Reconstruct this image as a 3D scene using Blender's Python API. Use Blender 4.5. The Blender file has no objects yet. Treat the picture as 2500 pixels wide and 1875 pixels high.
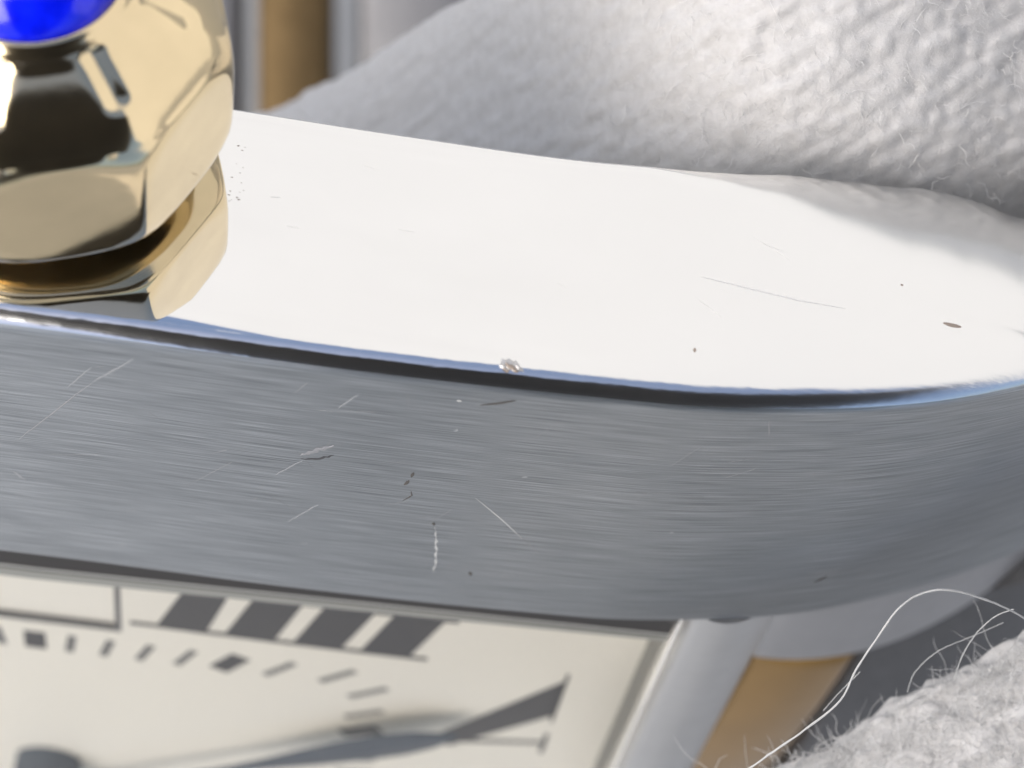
import bpy, math, random
import numpy as np
from mathutils import Matrix, Vector

# ------------------------------------------------------------------ scene, camera, light
# one unit = one millimetre (macro close-up); world Z is up, the camera looks straight down
S = bpy.context.scene
COL = S.collection
rng = np.random.default_rng(7)
random.seed(7)
H = 75.0                                    # lens height above the table
cam = bpy.data.cameras.new('camera')
cam.sensor_width = 36.0
cam.lens = 86.4
cam.clip_start = 0.2
cam.clip_end = 20000.0
cam.dof.use_dof = True
cam.dof.focus_distance = 25.6
cam.dof.aperture_fstop = 0.22
cam_o = bpy.data.objects.new('camera', cam)
cam_o.location = (0, 0, H)
COL.objects.link(cam_o)
S.camera = cam_o

SUN_EL = math.radians(56.0)
SUN_AZ = math.radians(250.0)                # clockwise from north (+Y)
world = bpy.data.worlds.new('World')
S.world = world
world.use_nodes = True
wn = world.node_tree.nodes
sky = wn.new('ShaderNodeTexSky')
sky.sky_type = 'NISHITA'
sky.sun_disc = False
sky.sun_elevation = SUN_EL
sky.sun_rotation = SUN_AZ
sky.air_density = 0.9
sky.dust_density = 4.0
world.node_tree.links.new(sky.outputs[0], wn['Background'].inputs[0])
wn['Background'].inputs[1].default_value = 0.12
sun = bpy.data.lights.new('sun', 'SUN')
sun.energy = 2.0
sun.angle = math.radians(60.0)              # hazy, diffused daylight
sun.color = (1.0, 0.96, 0.89)
sun_o = bpy.data.objects.new('sun', sun)
sd = Vector((math.sin(SUN_AZ) * math.cos(SUN_EL), math.cos(SUN_AZ) * math.cos(SUN_EL), math.sin(SUN_EL)))
sun_o.rotation_euler = sd.to_track_quat('Z', 'Y').to_euler()
sun_o.location = sd * 300
COL.objects.link(sun_o)
vs = S.view_settings
vs.view_transform = 'Standard'
vs.look = 'None'
vs.exposure = 0.82
vs.gamma = 1.0
vs.use_curve_mapping = False
S.cycles.use_denoising = True
S.cycles.max_bounces = 10
S.cycles.glossy_bounces = 6
S.cycles.transparent_max_bounces = 12
S.cycles.sample_clamp_indirect = 6.0

# ------------------------------------------------------------------ watch frame -> world
# watch axes: X along the case bar towards six o'clock, Y out through the crown, Z out of the dial
MC = np.array([[0.98935493, 0.12264571, -0.07832535],
               [0.12862329, -0.48524416, 0.86486655],
               [0.06806526, -0.86573445, -0.49585379]])
CC = np.array([3.33, 20.69, 12.062])
A3 = np.diag([1.0, -1.0, -1.0]) @ MC
T3 = np.array([0, 0, H]) - A3 @ CC
WATCH_M = Matrix(((*A3[0], T3[0]), (*A3[1], T3[1]), (*A3[2], T3[2]), (0, 0, 0, 1)))


def to_watch(p):
    return A3.T @ (np.asarray(p, float) - T3)


# ------------------------------------------------------------------ helpers
def obj(name, verts, faces, mat, parent=None, smooth=True, uv=None, face_mats=None, label=None, kind=None, sharp=None):
    me = bpy.data.meshes.new(name)
    me.from_pydata([tuple(map(float, v)) for v in verts], [], [tuple(int(i) for i in f) for f in faces])
    mats = mat if isinstance(mat, (list, tuple)) else [mat]
    for m in mats:
        me.materials.append(m)
    if face_mats is not None:
        me.polygons.foreach_set('material_index', np.asarray(face_mats, dtype=np.int32))
    me.polygons.foreach_set('use_smooth', np.full(len(me.polygons), smooth))
    if uv is not None:
        lay = me.uv_layers.new(name='UVMap')
        idx = np.zeros(len(me.loops), dtype=np.int32)
        me.loops.foreach_get('vertex_index', idx)
        lay.data.foreach_set('uv', np.asarray(uv, dtype=np.float32)[idx].ravel())
    me.update()
    if sharp is not None:
        me.set_sharp_from_angle(angle=math.radians(sharp))
    o = bpy.data.objects.new(name, me)
    COL.objects.link(o)
    if parent is not None:
        o.parent = parent
    if label:
        o['label'] = label
    if kind:
        o['kind'] = kind
    return o


def empty(name, label, cat, m=None):
    o = bpy.data.objects.new(name, None)
    o.empty_display_size = 1.0
    COL.objects.link(o)
    if m is not None:
        o.matrix_world = m
    o['label'] = label
    o['category'] = cat
    return o


def grid_faces(n, m, wrap_m=False):
    f = []
    mm = m if wrap_m else m - 1
    for i in range(n - 1):
        for j in range(mm):
            k = (j + 1) % m
            f.append((i * m + j, i * m + k, (i + 1) * m + k, (i + 1) * m + j))
    return f


def rounded_box(x0, x1, y0, y1, z0, z1, r=0.15, seg=4, bulge=0.0, slope=0.0):
    """box with rounded edges as verts, faces; the top can bulge along x and slope down with x"""
    import bmesh
    bm = bmesh.new()
    bmesh.ops.create_cube(bm, size=1.0)
    for v in bm.verts:
        v.co = Vector((x0 + (v.co.x + .5) * (x1 - x0), y0 + (v.co.y + .5) * (y1 - y0), z0 + (v.co.z + .5) * (z1 - z0)))
    if bulge:
        es = [e for e in bm.edges if abs(e.verts[0].co.x - e.verts[1].co.x) > 1e-6]
        bmesh.ops.subdivide_edges(bm, edges=es, cuts=9, use_grid_fill=True)
        for v in bm.verts:
            t = (v.co.x - x0) / (x1 - x0) * 2 - 1
            if v.co.z > (z0 + z1) / 2:
                v.co.z -= bulge * t * t
    es = [e for e in bm.edges if len(e.link_faces) == 2 and e.calc_face_angle() > 0.8]
    bmesh.ops.bevel(bm, geom=es, offset=r, segments=seg, profile=0.5, affect='EDGES', clamp_overlap=True)
    if slope:
        for v in bm.verts:
            v.co.z -= slope * (v.co.x - x0)
    bmesh.ops.recalc_face_normals(bm, faces=bm.faces)
    bm.verts.index_update()
    V = [v.co.copy() for v in bm.verts]
    F = [[v.index for v in f.verts] for f in bm.faces]
    bm.free()
    return V, F


def slab(poly, z0, z1):
    """flat polygon (counter-clockwise seen from +Z) given thickness"""
    n = len(poly)
    V = [(p[0], p[1], z1) for p in poly] + [(p[0], p[1], z0) for p in poly]
    F = [tuple(range(n)), tuple(range(2 * n - 1, n - 1, -1))]
    for i in range(n):
        j = (i + 1) % n
        F.append((i, i + n, j + n, j))
    return V, F


def tube(points, radii, sides=5, base=0):
    P = np.asarray(points, float)
    n = len(P)
    V, F = [], []
    t = np.gradient(P, axis=0)
    t /= np.linalg.norm(t, axis=1)[:, None] + 1e-12
    ref = np.array([0.31, 0.2, 0.93])
    for i in range(n):
        a = np.cross(t[i], ref)
        a /= np.linalg.norm(a) + 1e-9
        b = np.cross(t[i], a)
        for k in range(sides):
            an = 2 * math.pi * k / sides
            V.append(P[i] + radii[i] * (a * math.cos(an) + b * math.sin(an)))
    for i in range(n - 1):
        for k in range(sides):
            q = (k + 1) % sides
            F.append((base + i * sides + k, base + i * sides + q, base + (i + 1) * sides + q, base + (i + 1) * sides + k))
    return V, F


# ------------------------------------------------------------------ materials
def new_mat(name):
    m = bpy.data.materials.new(name)
    m.use_nodes = True
    nt = m.node_tree
    return m, nt, nt.nodes['Principled BSDF'], nt.nodes, nt.links


def set_in(b, **kw):
    for k, v in kw.items():
        b.inputs[k.replace('_', ' ')].default_value = v


def simple(name, color, rough=0.5, metal=0.0, **kw):
    m, nt, b, N, L = new_mat(name)
    set_in(b, Base_Color=(*color, 1), Roughness=rough, Metallic=metal, **kw)
    return m


def noise(N, L, vec, scale, detail=4.0, rough=0.55):
    n = N.new('ShaderNodeTexNoise')
    n.inputs['Scale'].default_value = scale
    n.inputs['Detail'].default_value = detail
    n.inputs['Roughness'].default_value = rough
    if vec is not None:
        L.new(vec, n.inputs['Vector'])
    return n


def ramp(N, L, fac, stops):
    r = N.new('ShaderNodeValToRGB')
    e = r.color_ramp.elements
    e[0].position, e[0].color = stops[0][0], (*stops[0][1], 1)
    e[1].position, e[1].color = stops[-1][0], (*stops[-1][1], 1)
    for p, c in stops[1:-1]:
        q = e.new(p)
        q.color = (*c, 1)
    L.new(fac, r.inputs[0])
    return r


def polished(name, color, rough, tint=0.06, bump=0.0004):
    """polished metal with faint hairlines and a little uneven gloss"""
    m, nt, b, N, L = new_mat(name)
    tc = N.new('ShaderNodeTexCoord')
    n1 = noise(N, L, tc.outputs['Object'], 1.3, 3)
    c = ramp(N, L, n1.outputs['Fac'], [(0.3, tuple(x * (1 - tint) for x in color)), (0.7, color)])
    L.new(c.outputs[0], b.inputs['Base Color'])
    r = N.new('ShaderNodeMapRange')
    r.inputs['To Min'].default_value = rough * 0.7
    r.inputs['To Max'].default_value = rough * 1.5
    L.new(noise(N, L, tc.outputs['Object'], 5.0, 5).outputs['Fac'], r.inputs['Value'])
    L.new(r.outputs[0], b.inputs['Roughness'])
    bp = N.new('ShaderNodeBump')
    bp.inputs['Strength'].default_value = 0.35
    bp.inputs['Distance'].default_value = bump
    L.new(noise(N, L, tc.outputs['Object'], 9.0, 2).outputs['Fac'], bp.inputs['Height'])
    L.new(bp.outputs[0], b.inputs['Normal'])
    set_in(b, Metallic=1.0)
    return m


M_STEEL = polished('polished_steel', (0.84, 0.84, 0.835), 0.045, 0.015, 0.00012)


def flank_mat(name, r0, r1, bump_d, bump_scale):
    """polished steel whose polish is more worn towards the end of the bar"""
    m, nt, b, N, L = new_mat(name)
    tc = N.new('ShaderNodeTexCoord')
    sx = N.new('ShaderNodeSeparateXYZ')
    L.new(tc.outputs['Object'], sx.inputs[0])
    r = N.new('ShaderNodeMapRange')
    r.interpolation_type = 'SMOOTHSTEP'
    r.inputs['From Min'].default_value = 4.0
    r.inputs['From Max'].default_value = 8.5
    r.inputs['To Min'].default_value = r0
    r.inputs['To Max'].default_value = r1
    L.new(sx.outputs[0], r.inputs['Value'])
    L.new(r.outputs[0], b.inputs['Roughness'])
    bp = N.new('ShaderNodeBump')
    bp.inputs['Strength'].default_value = 0.4
    bp.inputs['Distance'].default_value = bump_d
    mp = N.new('ShaderNodeMapping')
    mp.inputs['Scale'].default_value = (0.5, 2.0, 2.0)
    L.new(tc.outputs['Object'], mp.inputs['Vector'])
    L.new(noise(N, L, mp.outputs[0], bump_scale, 3).outputs['Fac'], bp.inputs['Height'])
    L.new(bp.outputs[0], b.inputs['Normal'])
    set_in(b, Metallic=1.0, Base_Color=(0.84, 0.84, 0.83, 1))
    return m


M_FLANK = flank_mat('flank_steel', 0.03, 0.20, 0.0002, 3.0)
M_EDGE = flank_mat('edge_steel', 0.12, 0.22, 0.016, 3.0)
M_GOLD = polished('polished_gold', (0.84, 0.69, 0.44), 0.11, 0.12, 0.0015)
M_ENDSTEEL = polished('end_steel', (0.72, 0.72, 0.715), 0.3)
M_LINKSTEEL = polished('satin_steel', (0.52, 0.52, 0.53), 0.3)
M_FARSTEEL = polished('shaded_steel', (0.20, 0.20, 0.205), 0.5)  # darker copy of the satin steel; shade on these links put into the colour
M_FARGOLD = polished('shaded_gold', (0.13, 0.09, 0.045), 0.55, 0.15)  # darker copy of the link gold; shade on the far links is in the colour
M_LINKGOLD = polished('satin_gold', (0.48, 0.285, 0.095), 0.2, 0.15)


def brushed():
    m, nt, b, N, L = new_mat('brushed_steel')
    uv = N.new('ShaderNodeUVMap')
    uv.uv_map = 'UVMap'                       # u runs across the brushing, v along it
    def lines(sx, sy, scale, det):
        mp = N.new('ShaderNodeMapping')
        mp.inputs['Scale'].default_value = (sx, sy, 1)
        L.new(uv.outputs[0], mp.inputs['Vector'])
        return noise(N, L, mp.outputs[0], scale, det, 0.6)
    fine = lines(120.0, 1.1, 1.0, 2)
    mid = lines(60.0, 0.6, 1.0, 2)
    wide = lines(1.6, 0.35, 1.0, 3)
    mx = N.new('ShaderNodeMix')
    mx.data_type = 'FLOAT'
    mx.inputs[0].default_value = 0.4
    L.new(fine.outputs['Fac'], mx.inputs[2])
    L.new(mid.outputs['Fac'], mx.inputs[3])
    c = ramp(N, L, mx.outputs[0], [(0.36, (0.25, 0.265, 0.275)), (0.5, (0.40, 0.42, 0.433)), (0.64, (0.60, 0.622, 0.637))])
    L.new(c.outputs[0], b.inputs['Base Color'])
    r = N.new('ShaderNodeMapRange')
    r.inputs['From Min'].default_value = 0.3
    r.inputs['From Max'].default_value = 0.7
    r.inputs['To Min'].default_value = 0.33
    r.inputs['To Max'].default_value = 0.43
    L.new(wide.outputs['Fac'], r.inputs['Value'])
    L.new(r.outputs[0], b.inputs['Roughness'])
    bp = N.new('ShaderNodeBump')
    bp.inputs['Strength'].default_value = 0.5
    bp.inputs['Distance'].default_value = 0.010
    L.new(mx.outputs[0], bp.inputs['Height'])
    L.new(bp.outputs[0], b.inputs['Normal'])
    tg = N.new('ShaderNodeTangent')
    tg.direction_type = 'UV_MAP'
    tg.uv_map = 'UVMap'
    L.new(tg.outputs[0], b.inputs['Tangent'])
    set_in(b, Metallic=1.0, Anisotropic=0.75)
    return m


M_BRUSHED = brushed()


def dial_mat():
    m, nt, b, N, L = new_mat('cream_dial')
    tc = N.new('ShaderNodeTexCoord')
    n = noise(N, L, tc.outputs['Object'], 14.0, 6)
    c = ramp(N, L, n.outputs['Fac'], [(0.3, (0.80, 0.775, 0.695)), (0.7, (0.84, 0.815, 0.735))])
    L.new(c.outputs[0], b.inputs['Base Color'])
    set_in(b, Roughness=0.45)
    return m


M_DIAL = dial_mat()
M_PRINT = simple('dial_print', (0.06, 0.06, 0.066), 0.5)
M_MARK = simple('minute_print', (0.15, 0.15, 0.15), 0.5)
M_HAND = simple('blued_steel', (0.095, 0.115, 0.145), 0.5, 0.3)
M_GASKET = simple('gasket', (0.012, 0.010, 0.009), 0.35)
M_WALL = simple('dial_wall', (0.25, 0.25, 0.24), 0.45, 0.6)
M_RIM = simple('crystal_rim', (0.34, 0.35, 0.34), 0.3, 0.2)
M_WHITE = simple('date_white', (0.84, 0.815, 0.735), 0.5)
M_DARK = simple('grime', (0.075, 0.07, 0.065), 0.7)
M_BURR = simple('raised_burr', (0.66, 0.66, 0.65), 0.4, 0.6)
M_SCUFF = simple('scuff', (0.50, 0.51, 0.52), 0.5, 0.9)
M_HAIRLINE = simple('hairline', (0.46, 0.46, 0.47), 0.5, 0.9)
M_SHADE = simple('hollow_shade', (0.10, 0.10, 0.105), 0.5, 0.6)  # shade inside the dent, painted as a dark tone
M_THREAD = simple('cotton_thread', (0.46, 0.465, 0.46), 0.8)
M_FAINT = simple('faint_line', (0.70, 0.70, 0.69), 0.5, 0.6)
M_DUST = simple('dust', (0.30, 0.25, 0.21), 0.9)


def crystal_mat():
    m = bpy.data.materials.new('crystal')
    m.use_nodes = True
    N, L = m.node_tree.nodes, m.node_tree.links
    N.clear()
    o = N.new('ShaderNodeOutputMaterial')
    t = N.new('ShaderNodeBsdfTransparent')
    t.inputs[0].default_value = (0.99, 0.99, 0.985, 1)
    g = N.new('ShaderNodeBsdfGlossy')
    g.inputs['Roughness'].default_value = 0.01
    fr = N.new('ShaderNodeFresnel')
    fr.inputs['IOR'].default_value = 1.28
    mx = N.new('ShaderNodeMixShader')
    L.new(fr.outputs[0], mx.inputs[0])
    L.new(t.outputs[0], mx.inputs[1])
    L.new(g.outputs[0], mx.inputs[2])
    L.new(mx.outputs[0], o.inputs[0])
    return m


M_CRYSTAL = crystal_mat()


def cabochon_mat():
    m, nt, b, N, L = new_mat('blue_cabochon')
    tc = N.new('ShaderNodeTexCoord')
    n = noise(N, L, tc.outputs['Object'], 4.0, 4)
    c = ramp(N, L, n.outputs['Fac'], [(0.3, (0.0, 0.004, 0.55)), (0.7, (0.002, 0.012, 0.85))])
    L.new(c.outputs[0], b.inputs['Base Color'])
    set_in(b, Roughness=0.12, IOR=1.6)
    return m


M_BLUE = cabochon_mat()


def cloth_mat():
    m, nt, b, N, L = new_mat('white_cloth')
    tc = N.new('ShaderNodeTexCoord')
    n = noise(N, L, tc.outputs['Object'], 7.0, 6)
    c = ramp(N, L, n.outputs['Fac'], [(0.3, (0.50, 0.497, 0.495)), (0.7, (0.58, 0.579, 0.578))])
    L.new(c.outputs[0], b.inputs['Base Color'])
    bp = N.new('ShaderNodeBump')
    bp.inputs['Strength'].default_value = 0.5
    bp.inputs['Distance'].default_value = 0.05
    L.new(noise(N, L, tc.outputs['Object'], 26.0, 8, 0.75).outputs['Fac'], bp.inputs['Height'])
    L.new(bp.outputs[0], b.inputs['Normal'])
    set_in(b, Roughness=0.95)
    b.inputs['Sheen Weight'].default_value = 0.08
    b.inputs['Specular IOR Level'].default_value = 0.1
    return m


M_CLOTH = cloth_mat()
M_FIBRE = simple('cotton_fibre', (0.66, 0.66, 0.655), 0.8)
M_FIBRE.node_tree.nodes['Principled BSDF'].inputs['Specular IOR Level'].default_value = 0.2


def table_mat():
    m, nt, b, N, L = new_mat('grey_table')
    tc = N.new('ShaderNodeTexCoord')
    n = noise(N, L, tc.outputs['Object'], 0.15, 5)
    c = ramp(N, L, n.outputs['Fac'], [(0.3, (0.205, 0.215, 0.225)), (0.7, (0.255, 0.265, 0.275))])
    L.new(c.outputs[0], b.inputs['Base Color'])
    set_in(b, Roughness=0.7)
    return m


# ------------------------------------------------------------------ setting: the table
R_ = 9000.0
obj('table_surface', [(-R_, -R_, 0), (R_, -R_, 0), (R_, R_, 0), (-R_, R_, 0)], [(0, 1, 2, 3)], table_mat(), kind='structure', smooth=False)

# added pale reflector to the north, out of view; it whitens the polished flank
def bounce_mat():
    m, nt, b, N, L = new_mat('bounce_white')
    tc = N.new('ShaderNodeTexCoord')
    n = noise(N, L, tc.outputs['Object'], 0.01, 6)
    c = ramp(N, L, n.outputs['Fac'], [(0.3, (0.62, 0.62, 0.61)), (0.7, (0.645, 0.645, 0.635))])
    L.new(c.outputs[0], b.inputs['Base Color'])
    set_in(b, Roughness=0.9)
    return m


V, F = rounded_box(-1600, 1600, 700, 800, 0.0, 880, 4, 2)
bounce_panel = obj('bounce_panel', V, F, bounce_mat(), kind='structure', smooth=False)
bounce_panel.rotation_euler = (0, 0, math.radians(-50))

# ------------------------------------------------------------------ added black slab, out of view, that darkens reflections in the polished edges
body = empty('reflection_blocker', 'black slab added above the watch, out of view, to darken reflections', 'reflection_blocker', Matrix.Translation((10, -70, H + 0.7)))
V, F = rounded_box(-20, 20, -73, 73, 0, 8, 2.0, 4)
obj('body', V, F, simple('blocker_black', (0.012, 0.012, 0.014), 0.3), body)

# ------------------------------------------------------------------ the watch
watch = empty('wristwatch', 'steel and gold wristwatch with a faceted blue-tipped crown, lying on white cloth', 'wristwatch', WATCH_M)

XM = -0.2                                    # the bar is symmetrical about this X
FX = [-0.5, 1.0, 2.5, 4.0, 5.0, 6.0, 6.75, 7.67, 8.6, 9.24, 10.09, 11.0, 12.0, 13.0, 13.8]
FZ = [0.235, 0.237, 0.250, 0.243, 0.222, 0.19, 0.157, 0.048, -0.128, -0.308, -0.645, -1.10, -1.72, -2.5, -3.3]
BX = [-0.5, 1.9, 3.7, 5.8, 6.5, 7.11, 8.05, 9.06, 9.56, 10.03, 10.48, 11.2, 12.2, 13.8]
BZ = [-2.60, -2.583, -2.545, -2.555, -2.61, -2.72, -3.10, -3.62, -3.75, -3.70, -3.56, -3.50, -3.7, -4.3]


def hermite(x, xs, ys):
    xs, ys = np.asarray(xs), np.asarray(ys)
    d = np.gradient(ys, xs)
    i = np.clip(np.searchsorted(xs, x) - 1, 0, len(xs) - 2)
    h = xs[i + 1] - xs[i]
    t = (x - xs[i]) / h
    return ((2 * t**3 - 3 * t**2 + 1) * ys[i] + (t**3 - 2 * t**2 + t) * h * d[i]
            + (-2 * t**3 + 3 * t**2) * ys[i + 1] + (t**3 - t**2) * h * d[i + 1])


def fold_x(x):
    return x if x > XM else 2 * XM - x


def front_z(x):
    return float(hermite(max(-0.49, fold_x(x)), FX, FZ))


def back_z(x):
    return float(hermite(max(-0.49, fold_x(x)), BX, BZ))


def flank_y(x):
    """the flank turns in a little towards the ends of the bar"""
    e = max(0.0, fold_x(x) - 7.4)
    return -0.022 * e**2


def round_back(fx):
    rb = 0.30 + 1.48 * float(np.interp(fx, [0, 6.2, 7.0, 7.6, 8.2, 9.0, 9.6, 12.0], [0, 0.0, 0.10, 0.34, 0.74, 1.22, 1.42, 1.35]))
    rb = min(rb, front_z(fx) - BEV - back_z(fx) - 0.32)
    return rb, float(np.interp(fx, [6.2, 8.8], [0.08, 0.72])) * rb


BEV = 0.21
YI = -5.62                                   # inner edge of the bar
BEV = 0.21                                   # rounded edge between face and flank


def face_drop(y):
    t = max(0.0, (-y - BEV)) / (-YI - BEV)
    return 0.03 * t + 0.12 * t * t


def bar_surface_z(x, y):
    return front_z(x) - face_drop(y - flank_y(x))


def make_bar():
    xs = np.concatenate([np.linspace(2 * XM - 13.7, -6, 14)[:-1], np.linspace(-6, 6, 61)[:-1], np.linspace(6, 13.7, 90)])
    V, UV, rows, FM = [], [], None, None
    arc = 0.0
    px, pz = None, None
    for x in xs:
        zf, zb, yo = front_z(x), back_z(x), flank_y(x)
        if px is not None:
            arc += math.hypot(x - px, zf - pz)
        px, pz = x, zf
        fx = fold_x(x)
        rb, dy = round_back(fx)
        prof, mats = [], []
        prof.append((YI + 0.01, zf - face_drop(YI) - 1.7, 1))
        prof.append((YI - 0.015, zf - face_drop(YI) - 0.06, 1))
        prof.append((YI, zf - face_drop(YI) - 0.025, 0))
        prof.append((YI + 0.03, zf - face_drop(YI), 0))
        for y in np.linspace(YI + 0.15, -BEV - 0.14, 16):
            prof.append((y, zf - face_drop(y), 0))
        prof.append((-BEV - 0.05, zf - 0.004, 0))
        for ia, a in enumerate(np.linspace(0, math.pi / 2, 15)[1:]):
            w = 0.03 * math.sin(2 * a) * 0.35
            prof.append((-BEV + (BEV - w) * math.sin(a), zf - BEV + (BEV - w) * math.cos(a), 0 if ia < 4 else 2))
        zt = zf - BEV
        zr = zb + rb
        for t in np.linspace(0, 1, 9)[1:]:
            prof.append((0.035 * math.sin(math.pi * t), zt + (zr - zt) * t, 1))
        for a in np.linspace(0, math.pi / 2, 13)[1:]:
            prof.append((-dy * (1 - math.cos(a)), zr - rb * math.sin(a), 1))
        prof.append((-dy - 0.6, zb - 0.02, 1))
        prof.append((YI + 0.01, zb + 0.1, 1))
        rows = len(prof)
        s = 0.0
        pp = None
        for (y, z, mi) in prof:
            if pp is not None:
                s += math.hypot(y - pp[0], z - pp[1])
            pp = (y, z)
            V.append((x, y + yo, z))
            UV.append((s, arc))
        FM = [p[2] for p in prof]
    n, m = len(xs), rows
    F, mats = [], []
    for i in range(n - 1):
        for j in range(m):
            k = (j + 1) % m
            F.append((i * m + j, i * m + k, (i + 1) * m + k, (i + 1) * m + j))
            mats.append(FM[j] if FM[j] == FM[k] else (2 if 2 in (FM[j], FM[k]) and FM[k] != 1 else 1))
    F.append(tuple(range(m - 1, -1, -1)))
    mats.append(1)
    F.append(tuple((n - 1) * m + j for j in range(m)))
    mats.append(1)
    # the face strip stays brushed up to the rounded edge
    o = obj('side_bar', V, [f[::-1] for f in F], [M_BRUSHED, M_FLANK, M_EDGE], watch, uv=UV, face_mats=mats, sharp=50)
    return o


bar = make_bar()


def flank_surface_y(x, z):
    zt, zb, fx = front_z(x) - BEV, back_z(x), fold_x(x)
    rb, dy = round_back(fx)
    zr = zb + rb
    if z > zr:
        return flank_y(x) + 0.035 * math.sin(math.pi * min(1, max(0, (zt - z) / (zt - zr))))
    return flank_y(x) - dy * (1 - math.sqrt(max(0, 1 - ((zr - z) / rb)**2)))


def streak(name, pts, width, mat, on='face', wobble=0.0, steps=14, lift=0.004, label=None, beads=0):
    """a thin raised sliver of metal (or a dark nick) following the surface of the bar"""
    P = np.asarray(pts, float)
    d = np.concatenate([[0], np.cumsum(np.linalg.norm(np.diff(P, axis=0), axis=1))])
    V, F = [], []
    for i in range(steps + 1):
        t = i / steps
        q = np.array([np.interp(t * d[-1], d, P[:, k]) for k in range(2)])
        q2 = np.array([np.interp(min(1, t + .02) * d[-1], d, P[:, k]) for k in range(2)])
        q1 = np.array([np.interp(max(0, t - .02) * d[-1], d, P[:, k]) for k in range(2)])
        tg = q2 - q1
        tg /= np.linalg.norm(tg) + 1e-9
        nr = np.array([-tg[1], tg[0]])
        w = width * max(0.08, math.sin(math.pi * min(1, max(0, t)))**0.5)
        if beads:
            w *= 0.55 + 0.45 * math.sin(t * beads * 2 * math.pi + 1) + 0.15 * random.random()
        q = q + nr * wobble * (random.random() - .5)
        for s, hgt in ((-1, 0), (0, 1), (1, 0)):
            a = q + nr * w * s
            if on == 'face':
                V.append((a[0], a[1], bar_surface_z(a[0], a[1]) + lift * (0.25 + hgt)))
            else:
                V.append((a[0], flank_surface_y(a[0], a[1]) + lift * (0.25 + hgt), a[1]))
    for i in range(steps):
        for k in range(2):
            F.append((i * 3 + k, i * 3 + k + 1, (i + 1) * 3 + k + 1, (i + 1) * 3 + k))
    return obj(name, V, F, mat, bar, label=label)


streak('scratch', [(4.53, -3.38), (4.60, -4.02), (4.625, -4.38), (4.62, -4.70)], 0.017, M_BURR, wobble=0.02, steps=28, beads=7, label='bright beaded upright scratch')
streak('scratch', [(4.88, -2.56), (5.15, -2.93), (5.498, -3.469)], 0.008, M_BURR, wobble=0.006, label='straight bright slanting scratch')
streak('scratch', [(5.498, -3.469), (5.75, -3.85)], 0.006, M_HAIRLINE)
streak('scratch', [(1.28, -0.42), (0.86, -1.02)], 0.016, M_SCUFF, wobble=0.012, label='pale slanting scuff below the crown')
streak('scratch', [(0.86, -1.02), (0.65, -1.40), (0.019, -2.559)], 0.009, M_HAIRLINE, wobble=0.01)
streak('scratch', [(0.858, -0.70), (0.60, -1.225)], 0.010, M_SCUFF, wobble=0.012)
streak('scratch', [(3.311, -0.88), (3.493, -0.541)], 0.011, M_SCUFF, wobble=0.01)
streak('scratch', [(2.921, -3.717), (3.23, -3.168)], 0.011, M_SCUFF, wobble=0.01)
streak('scratch', [(2.75, -2.55), (3.02, -2.13)], 0.010, M_SCUFF, wobble=0.012)
streak('scratch', [(8.86, -4.34), (9.40, -4.43)], 0.020, M_SCUFF)
streak('nick', [(4.70, -0.47), (4.86, -0.40), (5.034, -0.298)], 0.020, M_DARK, label='dark nick just under the polished edge')
streak('nick', [(4.18, -2.10), (4.165, -2.22)], 0.018, M_DARK)
streak('nick', [(4.15, -2.30), (4.11, -2.43)], 0.020, M_DARK, wobble=0.01)
streak('nick', [(4.19, -2.55), (4.21, -2.66), (4.12, -2.82)], 0.009, M_DARK, wobble=0.01)
streak('nick', [(5.03, -4.53), (5.05, -4.64)], 0.022, M_DARK)
streak('nick', [(9.03, -4.66), (9.15, -4.50)], 0.024, M_DARK)
streak('nick', [(4.50, -3.28), (4.51, -3.36)], 0.018, M_DARK)
streak('dent', [(3.00, -2.02), (3.15, -1.86), (3.33, -1.70)], 0.036, M_HAIRLINE, wobble=0.04, steps=12, lift=0.009, label='pale dent with a raised lip')
streak('dent', [(3.00, -2.10), (3.17, -2.05), (3.33, -1.92)], 0.020, M_SHADE, wobble=0.03, steps=10, lift=0.004, label='dark strip painted for the shade inside the dent')
streak('dent', [(-0.06, -3.30), (0.06, -3.52)], 0.02, M_SCUFF, wobble=0.02, steps=6)
streak('pit', [(4.46, -0.43), (4.51, -0.43)], 0.022, M_BURR, steps=6)
streak('pit', [(4.50, -1.08), (4.54, -1.03)], 0.018, M_SCUFF, steps=6)
streak('pit', [(5.30, -1.95), (5.36, -1.92)], 0.018, M_SCUFF, steps=6)
streak('pit', [(7.05, -3.0), (7.10, -3.0)], 0.022, M_SCUFF, steps=6)
streak('hairline', [(6.75, -1.285), (7.30, -1.215), (7.75, -1.16), (8.25, -1.145)], 0.006, M_FAINT, on='flank', lift=0.0015, steps=24)
streak('nick', [(9.27, -1.175), (9.36, -1.165), (9.47, -1.165)], 0.024, M_DUST, on='flank', lift=0.003)
streak('nick', [(6.73, -0.455), (6.732, -0.405)], 0.016, M_DUST, on='flank', lift=0.003)
streak('nick', [(8.83, -1.565), (8.86, -1.555)], 0.012, M_DUST, on='flank', lift=0.003)

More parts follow.
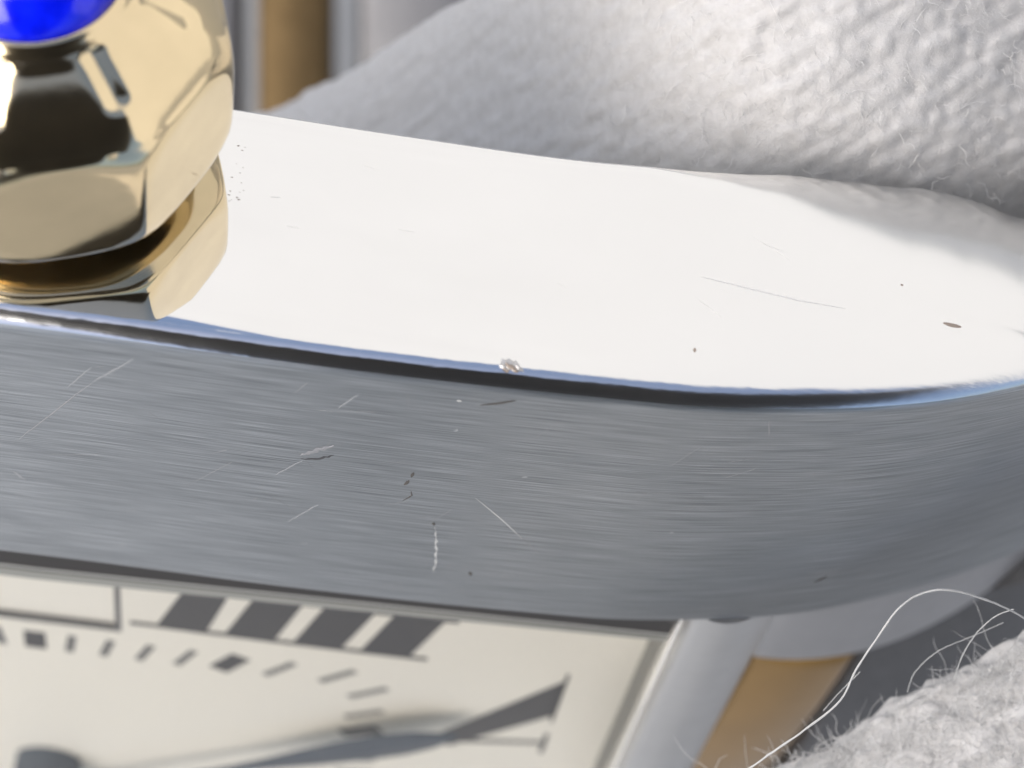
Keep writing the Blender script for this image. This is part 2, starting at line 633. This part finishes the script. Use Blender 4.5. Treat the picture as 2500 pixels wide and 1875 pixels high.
# many faint scuffs
V, F = [], []
for i in range(70):
    x, y = random.uniform(-1, 9.5), random.uniform(-5.3, -0.35)
    an = random.choice((0.9, -0.8, 2.2, 1.5, 0.15)) + random.gauss(0, 0.3)
    Ls = 0.06 + random.expovariate(1 / 0.16)
    w = random.uniform(0.0025, 0.006)
    b0 = len(V)
    for k in range(5):
        t = k / 4 - .5
        px_, py_ = x + math.cos(an) * Ls * t, min(-0.3, y + math.sin(an) * Ls * t)
        ww = w * (1 - abs(2 * t))**0.5 + 0.0006
        for sgn, hh in ((-1, 0.0008), (0, 0.003), (1, 0.0008)):
            qx, qy = px_ - math.sin(an) * ww * sgn, py_ + math.cos(an) * ww * sgn
            V.append((qx, qy, bar_surface_z(qx, qy) + hh))
    for k in range(4):
        for q in range(2):
            F.append((b0 + k * 3 + q, b0 + k * 3 + q + 1, b0 + k * 3 + q + 4, b0 + k * 3 + q + 3))
obj('scuffs', V, F, M_HAIRLINE, bar, kind='stuff')

V, F = [], []
for i in range(8):
    x, z = random.uniform(2.2, 8.2), random.uniform(-2.2, -0.3)
    an, Ls, w = random.gauss(-0.1, 0.5), min(0.5, 0.1 + random.expovariate(1 / 0.2)), random.uniform(0.001, 0.0022)
    b0 = len(V)
    for k in range(6):
        t = k / 5 - .5
        px_, pz_ = x + math.cos(an) * Ls * t, min(-0.15, z + math.sin(an) * Ls * t + 0.1 * Ls * t * t)
        ww = w * (1 - abs(2 * t))**0.5 + 0.0005
        for sgn, hh in ((-1, 0.0006), (0, 0.002), (1, 0.0006)):
            qx, qz = px_ - math.sin(an) * ww * sgn, pz_ + math.cos(an) * ww * sgn
            V.append((qx, flank_surface_y(qx, qz) + hh, qz))
    for k in range(5):
        for q in range(2):
            F.append((b0 + k * 3 + q, b0 + k * 3 + q + 1, b0 + k * 3 + q + 4, b0 + k * 3 + q + 3))
obj('scuffs', V, F, M_FAINT, bar, kind='stuff')

# chip in the polished edge: a small bright crumb of burred metal
V, F = [], []
cx0, cz0 = 4.93, front_z(4.93) - BEV * 0.9
pts = []
for i in range(14):
    for j in range(8):
        u, v = i / 13 * 2 - 1, j / 7 * 2 - 1
        hh = max(0.0, 1 - (u * u + v * v * 0.9)) ** 0.5
        jag = 0.03 * (random.random() - 0.5) * (hh > 0.05)
        x = cx0 + 0.12 * u * (1 + 0.15 * math.sin(5 * v)) + 0.03 * v
        t = v * 0.08
        y = (-0.055 * (t / 0.08 > 0) * (t / 0.08)**2)
        V.append((x, y + 0.016 * hh + 0.3 * jag - 0.004, cz0 - 0.02 + t))
for i in range(13):
    for j in range(7):
        F.append((i * 8 + j, i * 8 + j + 1, (i + 1) * 8 + j + 1, (i + 1) * 8 + j))
obj('chip', V, F, simple('chipped_metal', (0.56, 0.55, 0.535), 0.45, 0.8), bar, smooth=False, label='bright chipped spot on the polished edge')
for (x, z, r) in ((4.885, 0.075, .018), (4.93, 0.03, .026), (4.975, 0.065, .018), (4.89, 0.005, .012)):
    V, F = [], []
    for i in range(5):
        for k in range(10):
            a = 2 * math.pi * k / 10
            q = math.sin(math.pi * (i + .15) / 8)
            rr = r * math.cos(math.pi * i / 8.4) * (0.75 + 0.5 * random.random())
            V.append((x + 1.7 * rr * math.cos(a), 0.012 + 0.012 * q, z + rr * math.sin(a) + 0.5 * rr * math.cos(a)))
    obj('grit', V, grid_faces(5, 10, True) + [tuple(range(40, 50))], M_DUST, bar)

# specks of grime beside the crown
spots = []
for i in range(16):
    spots.append((1.96 + 0.16 * random.random()**1.5, -2.15 + 0.75 * random.random(), 0.003 + 0.007 * random.random()**2))
V, F = [], []
for (x, z, r) in spots:
    b0 = len(V)
    L_ = r * (1 + 2.2 * random.random())
    for k in range(6):
        a = k * math.pi / 3
        V.append((x + L_ * math.cos(a), flank_surface_y(x, z) + 0.0006, z + r * 0.8 * math.sin(a)))
    V.append((x, flank_surface_y(x, z) + 0.0016, z))
    for k in range(6):
        F.append((b0 + k, b0 + (k + 1) % 6, b0 + 6))
obj('specks', V, F, M_DUST, bar, kind='stuff')

# ---- crown
CXc, CZc = 0.0, -1.95
PH0 = math.radians(41.8)


def smin(a, b, k):
    h = np.clip(0.5 + 0.5 * (b - a) / k, 0, 1)
    return b + (a - b) * h - k * h * (1 - h)


def make_crown():
    rev = [(0.40, 1.30), (0.41, 1.55), (0.43, 1.70), (0.46, 1.80), (0.50, 1.855), (0.56, 1.89), (0.66, 1.925), (0.80, 1.95), (1.0, 1.965), (1.2, 1.97),
           (1.4, 1.965), (1.6, 1.955), (1.75, 1.93), (1.84, 1.90), (1.90, 1.865), (1.95, 1.825), (2.0, 1.79)]
    A = []
    nphi = 288
    V = []
    ys = []
    for (y, r) in rev:
        ys.append(('b', y, r))
    for y in np.linspace(2.0, 2.62, 40)[1:]:
        t = (y - 2.0) / 0.62
        ys.append(('d', y, 1.80 - 0.34 * t - 0.44 * t * t))
    for (y, r) in ((2.66, 0.985), (2.70, 0.955), (2.72, 0.925), (2.72, 0.895), (2.70, 0.875), (2.55, 0.86)):
        ys.append(('t', y, r))
    for (kind, y, r) in ys:
        for k in range(nphi):
            ph = 2 * math.pi * k / nphi
            d = (ph - PH0 + math.pi / 8 * 2) % (math.pi / 4) - math.pi / 8     # 0 at a facet middle
            dc = math.pi / 8 - abs(d)                                             # 0 at a corner
            d2 = d
            if kind == 'b':
                rr = smin(r, 1.80 / math.cos(d2), 0.06)
            elif kind == 'd':
                t = (y - 2.0) / 0.62
                a = (1.752 - 0.42 * t - 0.36 * t * t) / math.cos(d2)
                rr = smin(r * 1.02, a, 0.05)
                bl = np.clip((t - 0.86) / 0.14, 0, 1)
                rr = rr * (1 - bl) + r * bl
                # a short groove runs down each corner from the stone
                g = math.exp(-((dc * r) / 0.11)**2) * np.clip((t - 0.42) / 0.08, 0, 1) * np.clip((0.97 - t) / 0.05, 0, 1)
                rr -= 0.075 * g
            else:
                rr = r
            V.append((CXc + rr * math.sin(ph), y, CZc + rr * math.cos(ph)))
    F = grid_faces(len(ys), nphi, True)
    F.append(tuple(range(nphi)))
    F.append(tuple((len(ys) - 1) * nphi + k for k in range(nphi - 1, -1, -1)))
    return obj('crown', V, F, M_GOLD, watch, sharp=75, label='faceted gold crown set with a blue stone')


crown = make_crown()
pf = PH0 + math.pi / 8
nrm, tng = np.array([math.sin(pf), 0, math.cos(pf)]), np.array([math.cos(pf), 0, -math.sin(pf)])
for (u0, y0, u1, y1, w) in ((-0.25, 0.70, 0.42, 0.98, 0.006), (0.0, 0.60, 0.30, 0.86, 0.004), (0.10, 0.55, 0.45, 0.80, 0.005), (-0.1, 0.85, 0.2, 0.90, 0.003), (0.2, 0.58, 0.5, 0.74, 0.003)):
    V = []
    for k in range(7):
        t = k / 6
        ww = w * (0.15 + math.sin(math.pi * t))
        for sgn, hh in ((-1, 0.0), (0, 0.004), (1, 0.0)):
            q = np.array([CXc, 0, CZc]) + nrm * (1.7955 + hh) + tng * (u0 + (u1 - u0) * t)
            V.append((q[0], y0 + (y1 - y0) * t + ww * sgn, q[2]))
    obj('hairline', V, grid_faces(7, 3), M_GOLD, crown)
# stone
V = []
n, m = 22, 72
for i in range(n):
    a = i / (n - 1) * math.pi / 2
    for k in range(m):
        ph = 2 * math.pi * k / m
        r = 0.885 * math.cos(a) + 0.002
        V.append((CXc + r * math.sin(ph), 2.64 + 0.55 * math.sin(a), CZc + r * math.cos(ph)))
obj('cabochon', V, grid_faces(n, m, True), M_BLUE, crown, label='domed bright blue stone')
# stem collar between crown and flank
V = []
prof = [(0.0, 0.95), (0.16, 0.95), (0.20, 0.90), (0.20, 0.8), (0.45, 0.8)]
m = 64
for (y, r) in prof:
    for k in range(m):
        ph = 2 * math.pi * k / m
        V.append((CXc + r * math.sin(ph), y + 0.02, CZc + r * math.cos(ph)))
obj('collar', V, grid_faces(len(prof), m, True), M_GOLD, crown, sharp=40)

# ---- dial and what is printed on it
DZ = -1.2
HX, HY = -0.42, -15.87
dial = obj('dial', *slab([(-8.6, -23.4), (7.74, -23.4), (7.74, -5.64), (0.72, -5.64), (0.72, -10.5), (-1.6, -10.5), (-1.6, -5.64), (-8.6, -5.64)], DZ - 0.4, DZ), M_DIAL, watch, smooth=False)
PT = 0.006


def mark(poly, mat=M_MARK, name='minute_mark', label=None, h=PT):
    return obj(name, *slab(poly, DZ, DZ + h), mat, dial, smooth=False, label=label)


HALF, TK = 4.66, 0.56
for i in range(-8, 41):
    if i > 26 and i % 5:
        pass
    minute = 15 + i
    a = math.radians(6 * minute)
    dx, dy = -math.cos(a), math.sin(a)          # 12 is at -X, 3 at +Y
    s = HALF / max(abs(dx), abs(dy))
    ex = TK * (1.0 + 0.45 * (1 - max(abs(dx), abs(dy))) * 2)
    hour = minute % 5 == 0
    w = 0.15 if hour else 0.062
    c0 = np.array([HX + dx * (s - ex / 2), HY + dy * (s - ex / 2)])
    c1 = np.array([HX + dx * (s + ex / 2), HY + dy * (s + ex / 2)])
    nr = np.array([-dy, dx]) * w
    poly = [c0 - nr, c1 - nr, c1 + nr, c0 + nr]
    ar = sum(poly[k][0] * poly[(k + 1) % 4][1] - poly[(k + 1) % 4][0] * poly[k][1] for k in range(4))
    if ar < 0:
        poly = poly[::-1]
    mark(poly, M_PRINT if hour else M_MARK, 'hour_mark' if hour else 'minute_mark')


def numeral(strokes, lo, hi, th, name_label):
    """thick slanted strokes joined by a thin serif line at each end, one connected sheet with thickness
    strokes: list of (low-left, low-right, high-right, high-left); lo/hi: serif line end points"""
    pts, F = [], []
    def add(p):
        pts.append(np.asarray(p, float))
        return len(pts) - 1
    low, high, S_ = [], [], []
    for (a, b, c, d) in strokes:
        ia, ib, ic, idd = add(a), add(b), add(c), add(d)
        # a little swelling where the stroke meets the serif
        F.append((ia, ib, ic, idd))
        low += [ia, ib]
        high += [idd, ic]
    lowp = [add(lo[0])] + low + [add(lo[1])]
    highp = [add(hi[0])] + high + [add(hi[1])]
    def strip(ids, off, flip):
        ids2 = [add(pts[i] + np.asarray(off)) for i in ids]
        for k in range(len(ids) - 1):
            q = (ids2[k], ids2[k + 1], ids[k + 1], ids[k])
            F.append(q if not flip else q[::-1])
    strip(lowp, th[0], False)
    strip(highp, th[1], True)
    n = len(pts)
    V = [(p[0], p[1], DZ + PT * 1.2) for p in pts]
    return obj('numeral', V, F, M_PRINT, dial, smooth=False, label=name_label)


ST = [((1.27, -10.15), (1.946, -10.17), (2.20, -9.00), (1.60, -9.00)),
      ((2.19, -10.17), (2.87, -10.18), (3.18, -8.98), (2.52, -8.98)),
      ((3.118, -10.18), (3.783, -10.18), (4.13, -8.97), (3.455, -8.97)),
      ((4.034, -10.18), (4.714, -10.17), (5.06, -8.95), (4.38, -8.95))]
numeral(ST, ((0.90, -10.15), (4.95, -10.17)), ((1.35, -8.98), (5.25, -8.93)), ((0, -0.12), (0, 0.10)), 'black Roman numeral four')
numeral([((5.10, -13.28), (5.58, -13.28), (6.86, -11.72), (6.86, -10.42))], ((4.9, -13.28), (5.75, -13.28)), ((6.86, -11.92), (6.86, -10.16)), ((0, -0.01), (0.05, 0)), 'black Roman numeral five, thick stroke')
obj('numeral_stroke', *slab([(5.55, -13.16), (6.86, -12.82), (6.86, -12.70), (5.50, -13.03)], DZ, DZ + 0.007), M_PRINT, dial, smooth=False)
obj('numeral_serif', *slab([(6.86, -13.16), (6.93, -13.16), (6.93, -12.42), (6.86, -12.42)], DZ, DZ + 0.007), M_PRINT, dial, smooth=False)

# ---- date window
V, F = slab([(-1.6, -10.5), (0.72, -10.5), (0.72, -5.64), (-1.6, -5.64)], DZ - 0.30, DZ - 0.09)
obj('date_disc', V, F, M_WHITE, dial, smooth=False)
fr = 0.06
V, F = slab([(-1.6 - fr, -10.5 - fr), (0.72 + fr, -10.5 - fr), (0.72 + fr, -8.2), (0.72 - fr * .3, -8.2), (0.72 - fr * .3, -10.5 + fr * .2),
             (-1.6 + fr * .3, -10.5 + fr * .2), (-1.6 + fr * .3, -8.2), (-1.6 - fr, -8.2)], DZ - 0.08, DZ + 0.012)
obj('date_frame', V, F, simple('date_frame_grey', (0.16, 0.16, 0.165), 0.45, 0.2), dial, smooth=False)

# ---- hand and its hub
tip = np.array([5.55, -11.75])
hub = np.array([HX, -16.4])
ax = tip - hub
ln = np.linalg.norm(ax)
ax /= ln
nr = np.array([-ax[1], ax[0]])
prof = [(-0.9, 0.10), (0.0, 0.09), (1.8, 0.07), (3.4, 0.075), (4.2, 0.14), (5.0, 0.25), (5.8, 0.33), (6.5, 0.34), (7.0, 0.27), (ln, 0.015)]
V, F = [], []
for (s, w) in prof:
    c = hub + ax * s
    for k, hgt in ((-1, 0.0), (-1, 0.05), (0, 0.085), (1, 0.05), (1, 0.0)):
        q = c + nr * w * k
        V.append((q[0], q[1], DZ + 0.42 + hgt))
F = grid_faces(len(prof), 5, True) + [(4, 3, 2, 1, 0), tuple((len(prof) - 1) * 5 + k for k in range(5))]
obj('minute_hand', V, F, M_HAND, watch, smooth=False)
V = []
prof = [(DZ, 0.50), (DZ + 0.5, 0.50), (DZ + 0.56, 0.46), (DZ + 0.60, 0.36), (DZ + 0.62, 0.2), (DZ + 0.62, 0.01)]
for (z, r) in prof:
    for k in range(40):
        a = 2 * math.pi * k / 40
        V.append((HX + r * math.cos(a), HY + r * math.sin(a), z))
obj('hand_hub', V, grid_faces(len(prof), 40, True), M_HAND, watch, sharp=50)

# ---- crystal with its rim, gasket and the wall round the dial
CZ = -0.42
obj('crystal', [(-8.4, -23.2, CZ), (7.72, -23.2, CZ), (7.72, -5.64, CZ), (-8.4, -5.64, CZ)], [(0, 1, 2, 3)], M_CRYSTAL, watch, smooth=False)


def long_strip(y_at, y_bt, z0, z1, mat, name):
    """a bar between two edges y(x), thickness z0..z1"""
    xs = np.linspace(-8.4, 7.70, 40)
    V = []
    for x in xs:
        a, b = y_at(x), y_bt(x)
        V += [(x, a, z1), (x, b, z1), (x, b, z0), (x, a, z0)]
    F = grid_faces(len(xs), 4, True) + [(0, 1, 2, 3), (len(V) - 1, len(V) - 2, len(V) - 3, len(V) - 4)]
    return obj(name, V, F, mat, watch, smooth=False)


long_strip(lambda x: -5.65, lambda x: -7.06 + 0.045 * max(0, x) , CZ - 0.1, CZ + 0.01, M_GASKET, 'gasket')
M_BEVELGREY = simple('bevel_grey', (0.20, 0.205, 0.19), 0.3)  # plain grey-green of the crystal's bevelled strip
long_strip(lambda x: -7.065 + 0.045 * max(0, x), lambda x: -7.11 + 0.045 * max(0, x), CZ - 0.05, CZ + 0.015, M_RIM, 'crystal_rim')
long_strip(lambda x: -7.12 + 0.045 * max(0, x), lambda x: -7.17 + 0.045 * max(0, x), CZ - 0.05, CZ + 0.006, M_GASKET, 'crystal_groove')
long_strip(lambda x: -7.18 + 0.045 * max(0, x), lambda x: -7.40 + 0.06 * max(0, x), CZ - 0.06, CZ + 0.012, M_BEVELGREY, 'crystal_bevel')

V, F = slab([(7.74, -23.4), (7.80, -23.4), (7.80, -5.64), (7.74, -5.64)], DZ - 0.4, CZ - 0.01)
obj('dial_wall', V, F, M_WALL, watch, smooth=False)
V, F = rounded_box(7.735, 7.79, -23.4, -6.2, CZ - 0.2, CZ + 0.035, 0.015, 2)
obj('crystal_edge', V, F, simple('bright_edge', (0.8, 0.8, 0.78), 0.25, 0.6), watch)
V, F = rounded_box(7.60, 7.80, -6.35, -5.64, CZ - 0.3, CZ + 0.03, 0.02, 2)
obj('gasket_corner', V, F, M_GASKET, watch)


def extruded(prof, ys, drop=None):
    """a cross-section (x, z) drawn along Y; drop(y) lowers and rounds it off"""
    V = []
    n = len(prof)
    for y in ys:
        for (x, z) in prof:
            V.append((x, y, z - (drop(y) if drop else 0.0)))
    F = grid_faces(len(ys), n, True) + [tuple(range(n - 1, -1, -1)), tuple((len(ys) - 1) * n + k for k in range(n))]
    return V, F


def dome(x0, x1, ztop, zbot, sag, r=0.10, peak=0.5, n=22):
    """section with a rounded top: highest at peak, lower by sag at the far side"""
    P = [(x0, zbot)]
    for k in range(n + 1):
        t = k / n
        x = x0 + (x1 - x0) * t
        u = (t - peak) / max(peak, 1 - peak)
        z = ztop - sag * u * u
        e = min(t, 1 - t) * (x1 - x0)
        if e < r:
            z -= r - math.sqrt(max(0.0, r * r - (r - e)**2))
        P.append((x, z))
    P.append((x1, zbot))
    return P[::-1]


V, F = extruded(dome(7.80, 8.98, -0.14, -3.0, 0.62, 0.10, 0.28), np.linspace(-23.4, -5.64, 24))
obj('end_bar', V, F, M_ENDSTEEL, watch, sharp=60)
V, F = rounded_box(-9.6, -8.62, -23.4, -5.64, -3.0, -0.20, 0.22, 6, bulge=0.16)
obj('end_bar', V, F, M_LINKSTEEL, watch)
V, F = rounded_box(-9.5, 8.9, -23.4, -5.63, -3.4, -1.75, 0.2, 3)
obj('case_back', V, F, M_LINKSTEEL, watch)

# ---- bracelet
def link(x0, x1, y0, y1, z0, z1, mat, name, r=0.16, bulge=0.12, slope=0.0):
    V, F = rounded_box(x0, x1, y0, y1, z0, z1, r, 4, bulge, slope)
    return obj(name, V, F, mat, watch)


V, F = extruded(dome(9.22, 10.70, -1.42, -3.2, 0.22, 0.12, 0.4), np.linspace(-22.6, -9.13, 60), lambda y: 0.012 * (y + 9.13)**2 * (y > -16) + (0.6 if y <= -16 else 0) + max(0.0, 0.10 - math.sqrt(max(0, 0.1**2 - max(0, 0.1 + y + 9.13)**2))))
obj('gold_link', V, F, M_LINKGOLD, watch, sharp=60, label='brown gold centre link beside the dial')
V, F = extruded(dome(9.05, 13.4, -1.30, -4.4, 2.4, 0.10, 0.06), np.linspace(-9.06, -5.3, 12))
obj('steel_link', V, F, M_LINKSTEEL, watch, sharp=60)
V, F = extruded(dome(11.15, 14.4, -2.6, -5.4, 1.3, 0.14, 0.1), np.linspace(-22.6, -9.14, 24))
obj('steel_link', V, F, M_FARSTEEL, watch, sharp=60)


def far_link(x0, x1, y0, y1, z0, z1, mat, name):
    V, F = rounded_box(x0, x1, y0, y1, z0, z1, 0.22, 4, 0.15)
    return obj(name, [to_watch(v) for v in V], F, mat, watch)


xx = -14.0
for k, (w, g) in enumerate(((2.6, 0), (1.75, 1), (2.6, 0), (1.72, 1), (3.9, 0), (1.75, 1), (3.9, 0))):
    pass
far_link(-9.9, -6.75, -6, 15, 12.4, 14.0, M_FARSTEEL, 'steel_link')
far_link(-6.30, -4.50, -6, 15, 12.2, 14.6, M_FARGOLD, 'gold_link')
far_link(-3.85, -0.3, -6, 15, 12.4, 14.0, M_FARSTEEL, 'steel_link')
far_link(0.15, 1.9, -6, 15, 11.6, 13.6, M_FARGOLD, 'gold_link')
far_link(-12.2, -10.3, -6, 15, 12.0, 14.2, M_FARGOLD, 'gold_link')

# ------------------------------------------------------------------ the cloth
cloth = empty('cloth', 'bunched white looped cotton cloth with loose fibres, around the watch', 'cloth', Matrix.Translation((6, 2, 0)))


def vnoise(x, y, seed=0):
    """smooth value noise on arrays"""
    xi, yi = np.floor(x).astype(int), np.floor(y).astype(int)
    fx, fy = x - xi, y - yi
    fx, fy = fx * fx * (3 - 2 * fx), fy * fy * (3 - 2 * fy)
    def h(a, b):
        n = (a * 374761393 + b * 668265263 + seed * 1442695041) & 0x7fffffff
        n = ((n ^ (n >> 13)) * 1274126177) & 0x7fffffff
        return ((n ^ (n >> 16)) & 0xffff) / 65535.0
    return (h(xi, yi) * (1 - fx) + h(xi + 1, yi) * fx) * (1 - fy) + (h(xi, yi + 1) * (1 - fx) + h(xi + 1, yi + 1) * fx) * fy


def loops(x, y, ang, pitch):
    """rows of knitted loops: height 0..1"""
    c, s = math.cos(ang), math.sin(ang)
    u = (x * c + y * s) / pitch
    v = (-x * s + y * c) / pitch
    wob = vnoise(x * 1.3, y * 1.3, 3) * 1.6
    v = v + 0.5 * wob
    u = u * 0.62 + 0.8 * vnoise(x * 2.1, y * 2.1, 9)
    row = np.floor(v)
    u = u + 0.5 * (row % 2)
    a = np.abs(np.sin(math.pi * v))
    b = 0.35 + 0.65 * np.abs(np.sin(math.pi * u))
    lump = a**0.7 * b
    pits = np.clip(vnoise(x / pitch * 1.1, y / pitch * 1.1, 21) * 1.6 - 0.5, 0, 1)
    cr, sr = x * c + y * s, -x * s + y * c
    pits = np.clip(vnoise(cr / pitch * 0.75, sr / pitch * 1.35, 21) * 1.9 - 0.55, 0, 1)
    tuft = np.abs(vnoise(x * 5, y * 5, 15) - .5) * 2
    return lump * 0.42 + pits * 0.75 + 0.35 * tuft + 0.30 * vnoise(x * 11, y * 11, 5)


CL0 = np.array([6.0, 2.0, 0.0])


def hem_dist(x, y, p0, p1, wav, seed):
    """signed distance from a hem line, positive on the cloth side"""
    d = np.array([p1[0] - p0[0], p1[1] - p0[1]])
    d = d / np.linalg.norm(d)
    sd = (x - p0[0]) * d[1] - (y - p0[1]) * d[0]
    if seed == 41 and p0[1] < 0:
        sd = sd + 1.3 * np.logaddexp(0, (x - 6.2) * 3.0) / 3.0
    if wav:
        sd = sd + wav * (vnoise(x * 0.9, y * 0.9, seed) - .5)
    return sd, np.array([-d[1], d[0]])


HEM_U = ((-3.29, 4.10), (-0.41, 4.95))
HEM_L = ((2.89, -4.62), (5.89, -2.98))


RX = 1.7


def upper_z(x, y):
    # high beside the end of the bar, falling away towards the west
    t = np.logaddexp(0, (RX - x) * 0.9) / 0.9
    e = np.logaddexp(0, (x - RX) * 0.9) / 0.9
    z = 50.6 - 5.5 * (1 - np.exp(-t / 2.6)) - 1.3 * t - 0.72 * e
    z = z + 0.30 * (y - 2.1) * np.clip(1 - t / 4, 0, 1)
    z = z - 2.2 * (np.logaddexp(0, (2.35 - y) * 5.0) / 5.0)
    return z + 0.18 * (vnoise(x * 0.5 + 3, y * 0.5, 33) - .5)


def lower_z(x, y):
    sd, _ = hem_dist(x, y, *HEM_L, 0, 41)
    return 47.4 + 0.30 * (x - 4.5) + 0.22 * (y + 4.0) + 0.4 * (vnoise(x * 0.6, y * 0.6, 43) - .5)


def make_fold(xr, yr, nx, ny, zf, hem, wav, roll, ang, pitch, amp, name, label):
    xs, ys = np.linspace(*xr, nx), np.linspace(*yr, ny)
    X, Y = np.meshgrid(xs, ys, indexing='ij')
    sd, out = hem_dist(X, Y, *hem, wav, 41)
    Z = zf(X, Y)
    L = amp * (loops(X, Y, ang, pitch) - 0.5)
    # beyond the hem the sheet rolls under itself
    th = np.clip((roll - sd) / roll, 0, math.pi)
    on = sd < roll
    rest = np.clip(-sd - roll * (math.pi - 1), 0, None)
    tgt = roll - roll * np.sin(th) + rest
    X = X + np.where(on, (sd - tgt) * out[0] + L * np.sin(th) * out[0], 0)
    Y = Y + np.where(on, (sd - tgt) * out[1] + L * np.sin(th) * out[1], 0)
    Z = np.where(on, zf(X, Y), Z)
    Z = Z + np.where(on, -roll * (1 - np.cos(th)) - 0.35 * rest + L * np.cos(th), L)
    V = np.stack([X, Y, Z], -1).reshape(-1, 3) - CL0
    F = [(a, d, c, b) for (a, b, c, d) in grid_faces(nx, ny)]
    return obj(name, V, F, M_CLOTH, cloth, label=label)


make_fold((-7.5, 16.0), (-0.6, 12.0), 600, 340, upper_z, HEM_U, 0.3, 0.8, math.radians(28), 0.21, 0.075, 'fold', 'fold behind the polished flank')
make_fold((-1.0, 20.0), (-18.0, 4.0), 620, 600, lower_z, HEM_L, 0.4, 0.55, math.radians(35), 0.22, 0.10, 'fold', 'fluffy fold in front of the bracelet')


def off_cloth(hem):
    return lambda x, y: hem_dist(x, y, *hem, 0, 41)[0] < 0.05


def fibres(n, xr, yr, zf, name, length, rad, bias=None, reject=None):
    V, F = [], []
    k = 0
    while k < n:
        x, y = rng.uniform(*xr), rng.uniform(*yr)
        if reject is not None and reject(x, y):
            continue
        k += 1
        z = float(zf(np.array(x), np.array(y))) + 0.02
        a = rng.uniform(0, 2 * math.pi)
        el = rng.uniform(0.05, 1.0)
        d = np.array([math.cos(a) * math.cos(el), math.sin(a) * math.cos(el), math.sin(el)])
        Ln = length * (0.3 + rng.exponential(0.5))
        curl = rng.normal(0, 1.0, 3)
        curl2 = rng.normal(0, 1.0, 3)
        p = np.array([x, y, z])
        P = [p.copy()]
        st = 7
        for i in range(st):
            d = d + (curl * 0.35 + curl2 * 0.5 * math.sin(i * 1.4))
            d /= np.linalg.norm(d)
            d[2] -= 0.10
            p = p + d * Ln / st
            P.append(p.copy())
        r = rad * rng.uniform(0.6, 1.3)
        v, f = tube(np.array(P) - CL0, [r] * st + [r * 0.3], 3, len(V))
        V += v
        F += f
    return obj(name, V, F, M_FIBRE, cloth, kind='stuff')


fibres(1800, (0.3, 6.5), (1.8, 5.2), upper_z, 'fibres', 0.22, 0.0026)
fibres(6500, (2.0, 6.5), (-5.6, -2.2), lower_z, 'fibres', 0.28, 0.0028, reject=off_cloth(HEM_L))
fibres(1800, (2.0, 6.5), (-5.2, -2.2), lambda x, y: lower_z(x, y) - 0.25, 'fibres', 0.32, 0.0028, reject=lambda x, y: abs(hem_dist(x, y, *HEM_L, 0, 41)[0] - 0.12) > 0.22)


def thread(pts, r, name='loose_thread', label=None):
    P = np.asarray(pts, float)
    d = np.arange(len(P))
    t = np.linspace(0, len(P) - 1, 70)
    out = []
    # Catmull-Rom
    for q in t:
        i = int(min(len(P) - 2, math.floor(q)))
        u = q - i
        p0, p1, p2, p3 = P[max(0, i - 1)], P[i], P[i + 1], P[min(len(P) - 1, i + 2)]
        out.append(0.5 * ((2 * p1) + (-p0 + p2) * u + (2 * p0 - 5 * p1 + 4 * p2 - p3) * u**2 + (-p0 + 3 * p1 - 3 * p2 + p3) * u**3))
    out = np.array(out) + rng.normal(0, 0.0015, (70, 3))
    rad = [r * (0.85 + 0.3 * random.random()) for _ in out]
    V, F = tube(out - CL0, rad, 6)
    return obj(name, V, F, M_THREAD, cloth, label=label)


def at(u, v, dep):
    """a point on the cloth, from its bearing and depth below the lens"""
    return ((u - 1250.0) / 6000.0 * dep, -(v - 937.5) / 6000.0 * dep, H - dep)


thread([at(*p) for p in ((1790, 1905, 26.4), (1880, 1840, 26.0), (1960, 1785, 25.8), (2050, 1712, 25.6), (2090, 1635, 25.4), (2140, 1560, 25.2),
                         (2190, 1490, 25.0), (2245, 1451, 25.0), (2310, 1440, 25.0), (2380, 1455, 25.2), (2450, 1482, 25.5), (2520, 1520, 26.0))], 0.0115,
       label='long white thread arching off the cloth')
thread([at(*p) for p in ((2330, 1660, 27.2), (2350, 1600, 26.8), (2385, 1545, 26.6), (2430, 1505, 26.4), (2475, 1487, 26.2))], 0.006)
thread([at(*p) for p in ((2215, 1690, 27.4), (2235, 1640, 27.0), (2290, 1590, 26.8), (2370, 1555, 26.8), (2450, 1520, 26.8))], 0.0045)
thread([at(*p) for p in ((2010, 1735, 26.6), (2050, 1690, 26.6), (2100, 1640, 26.5))], 0.0045)
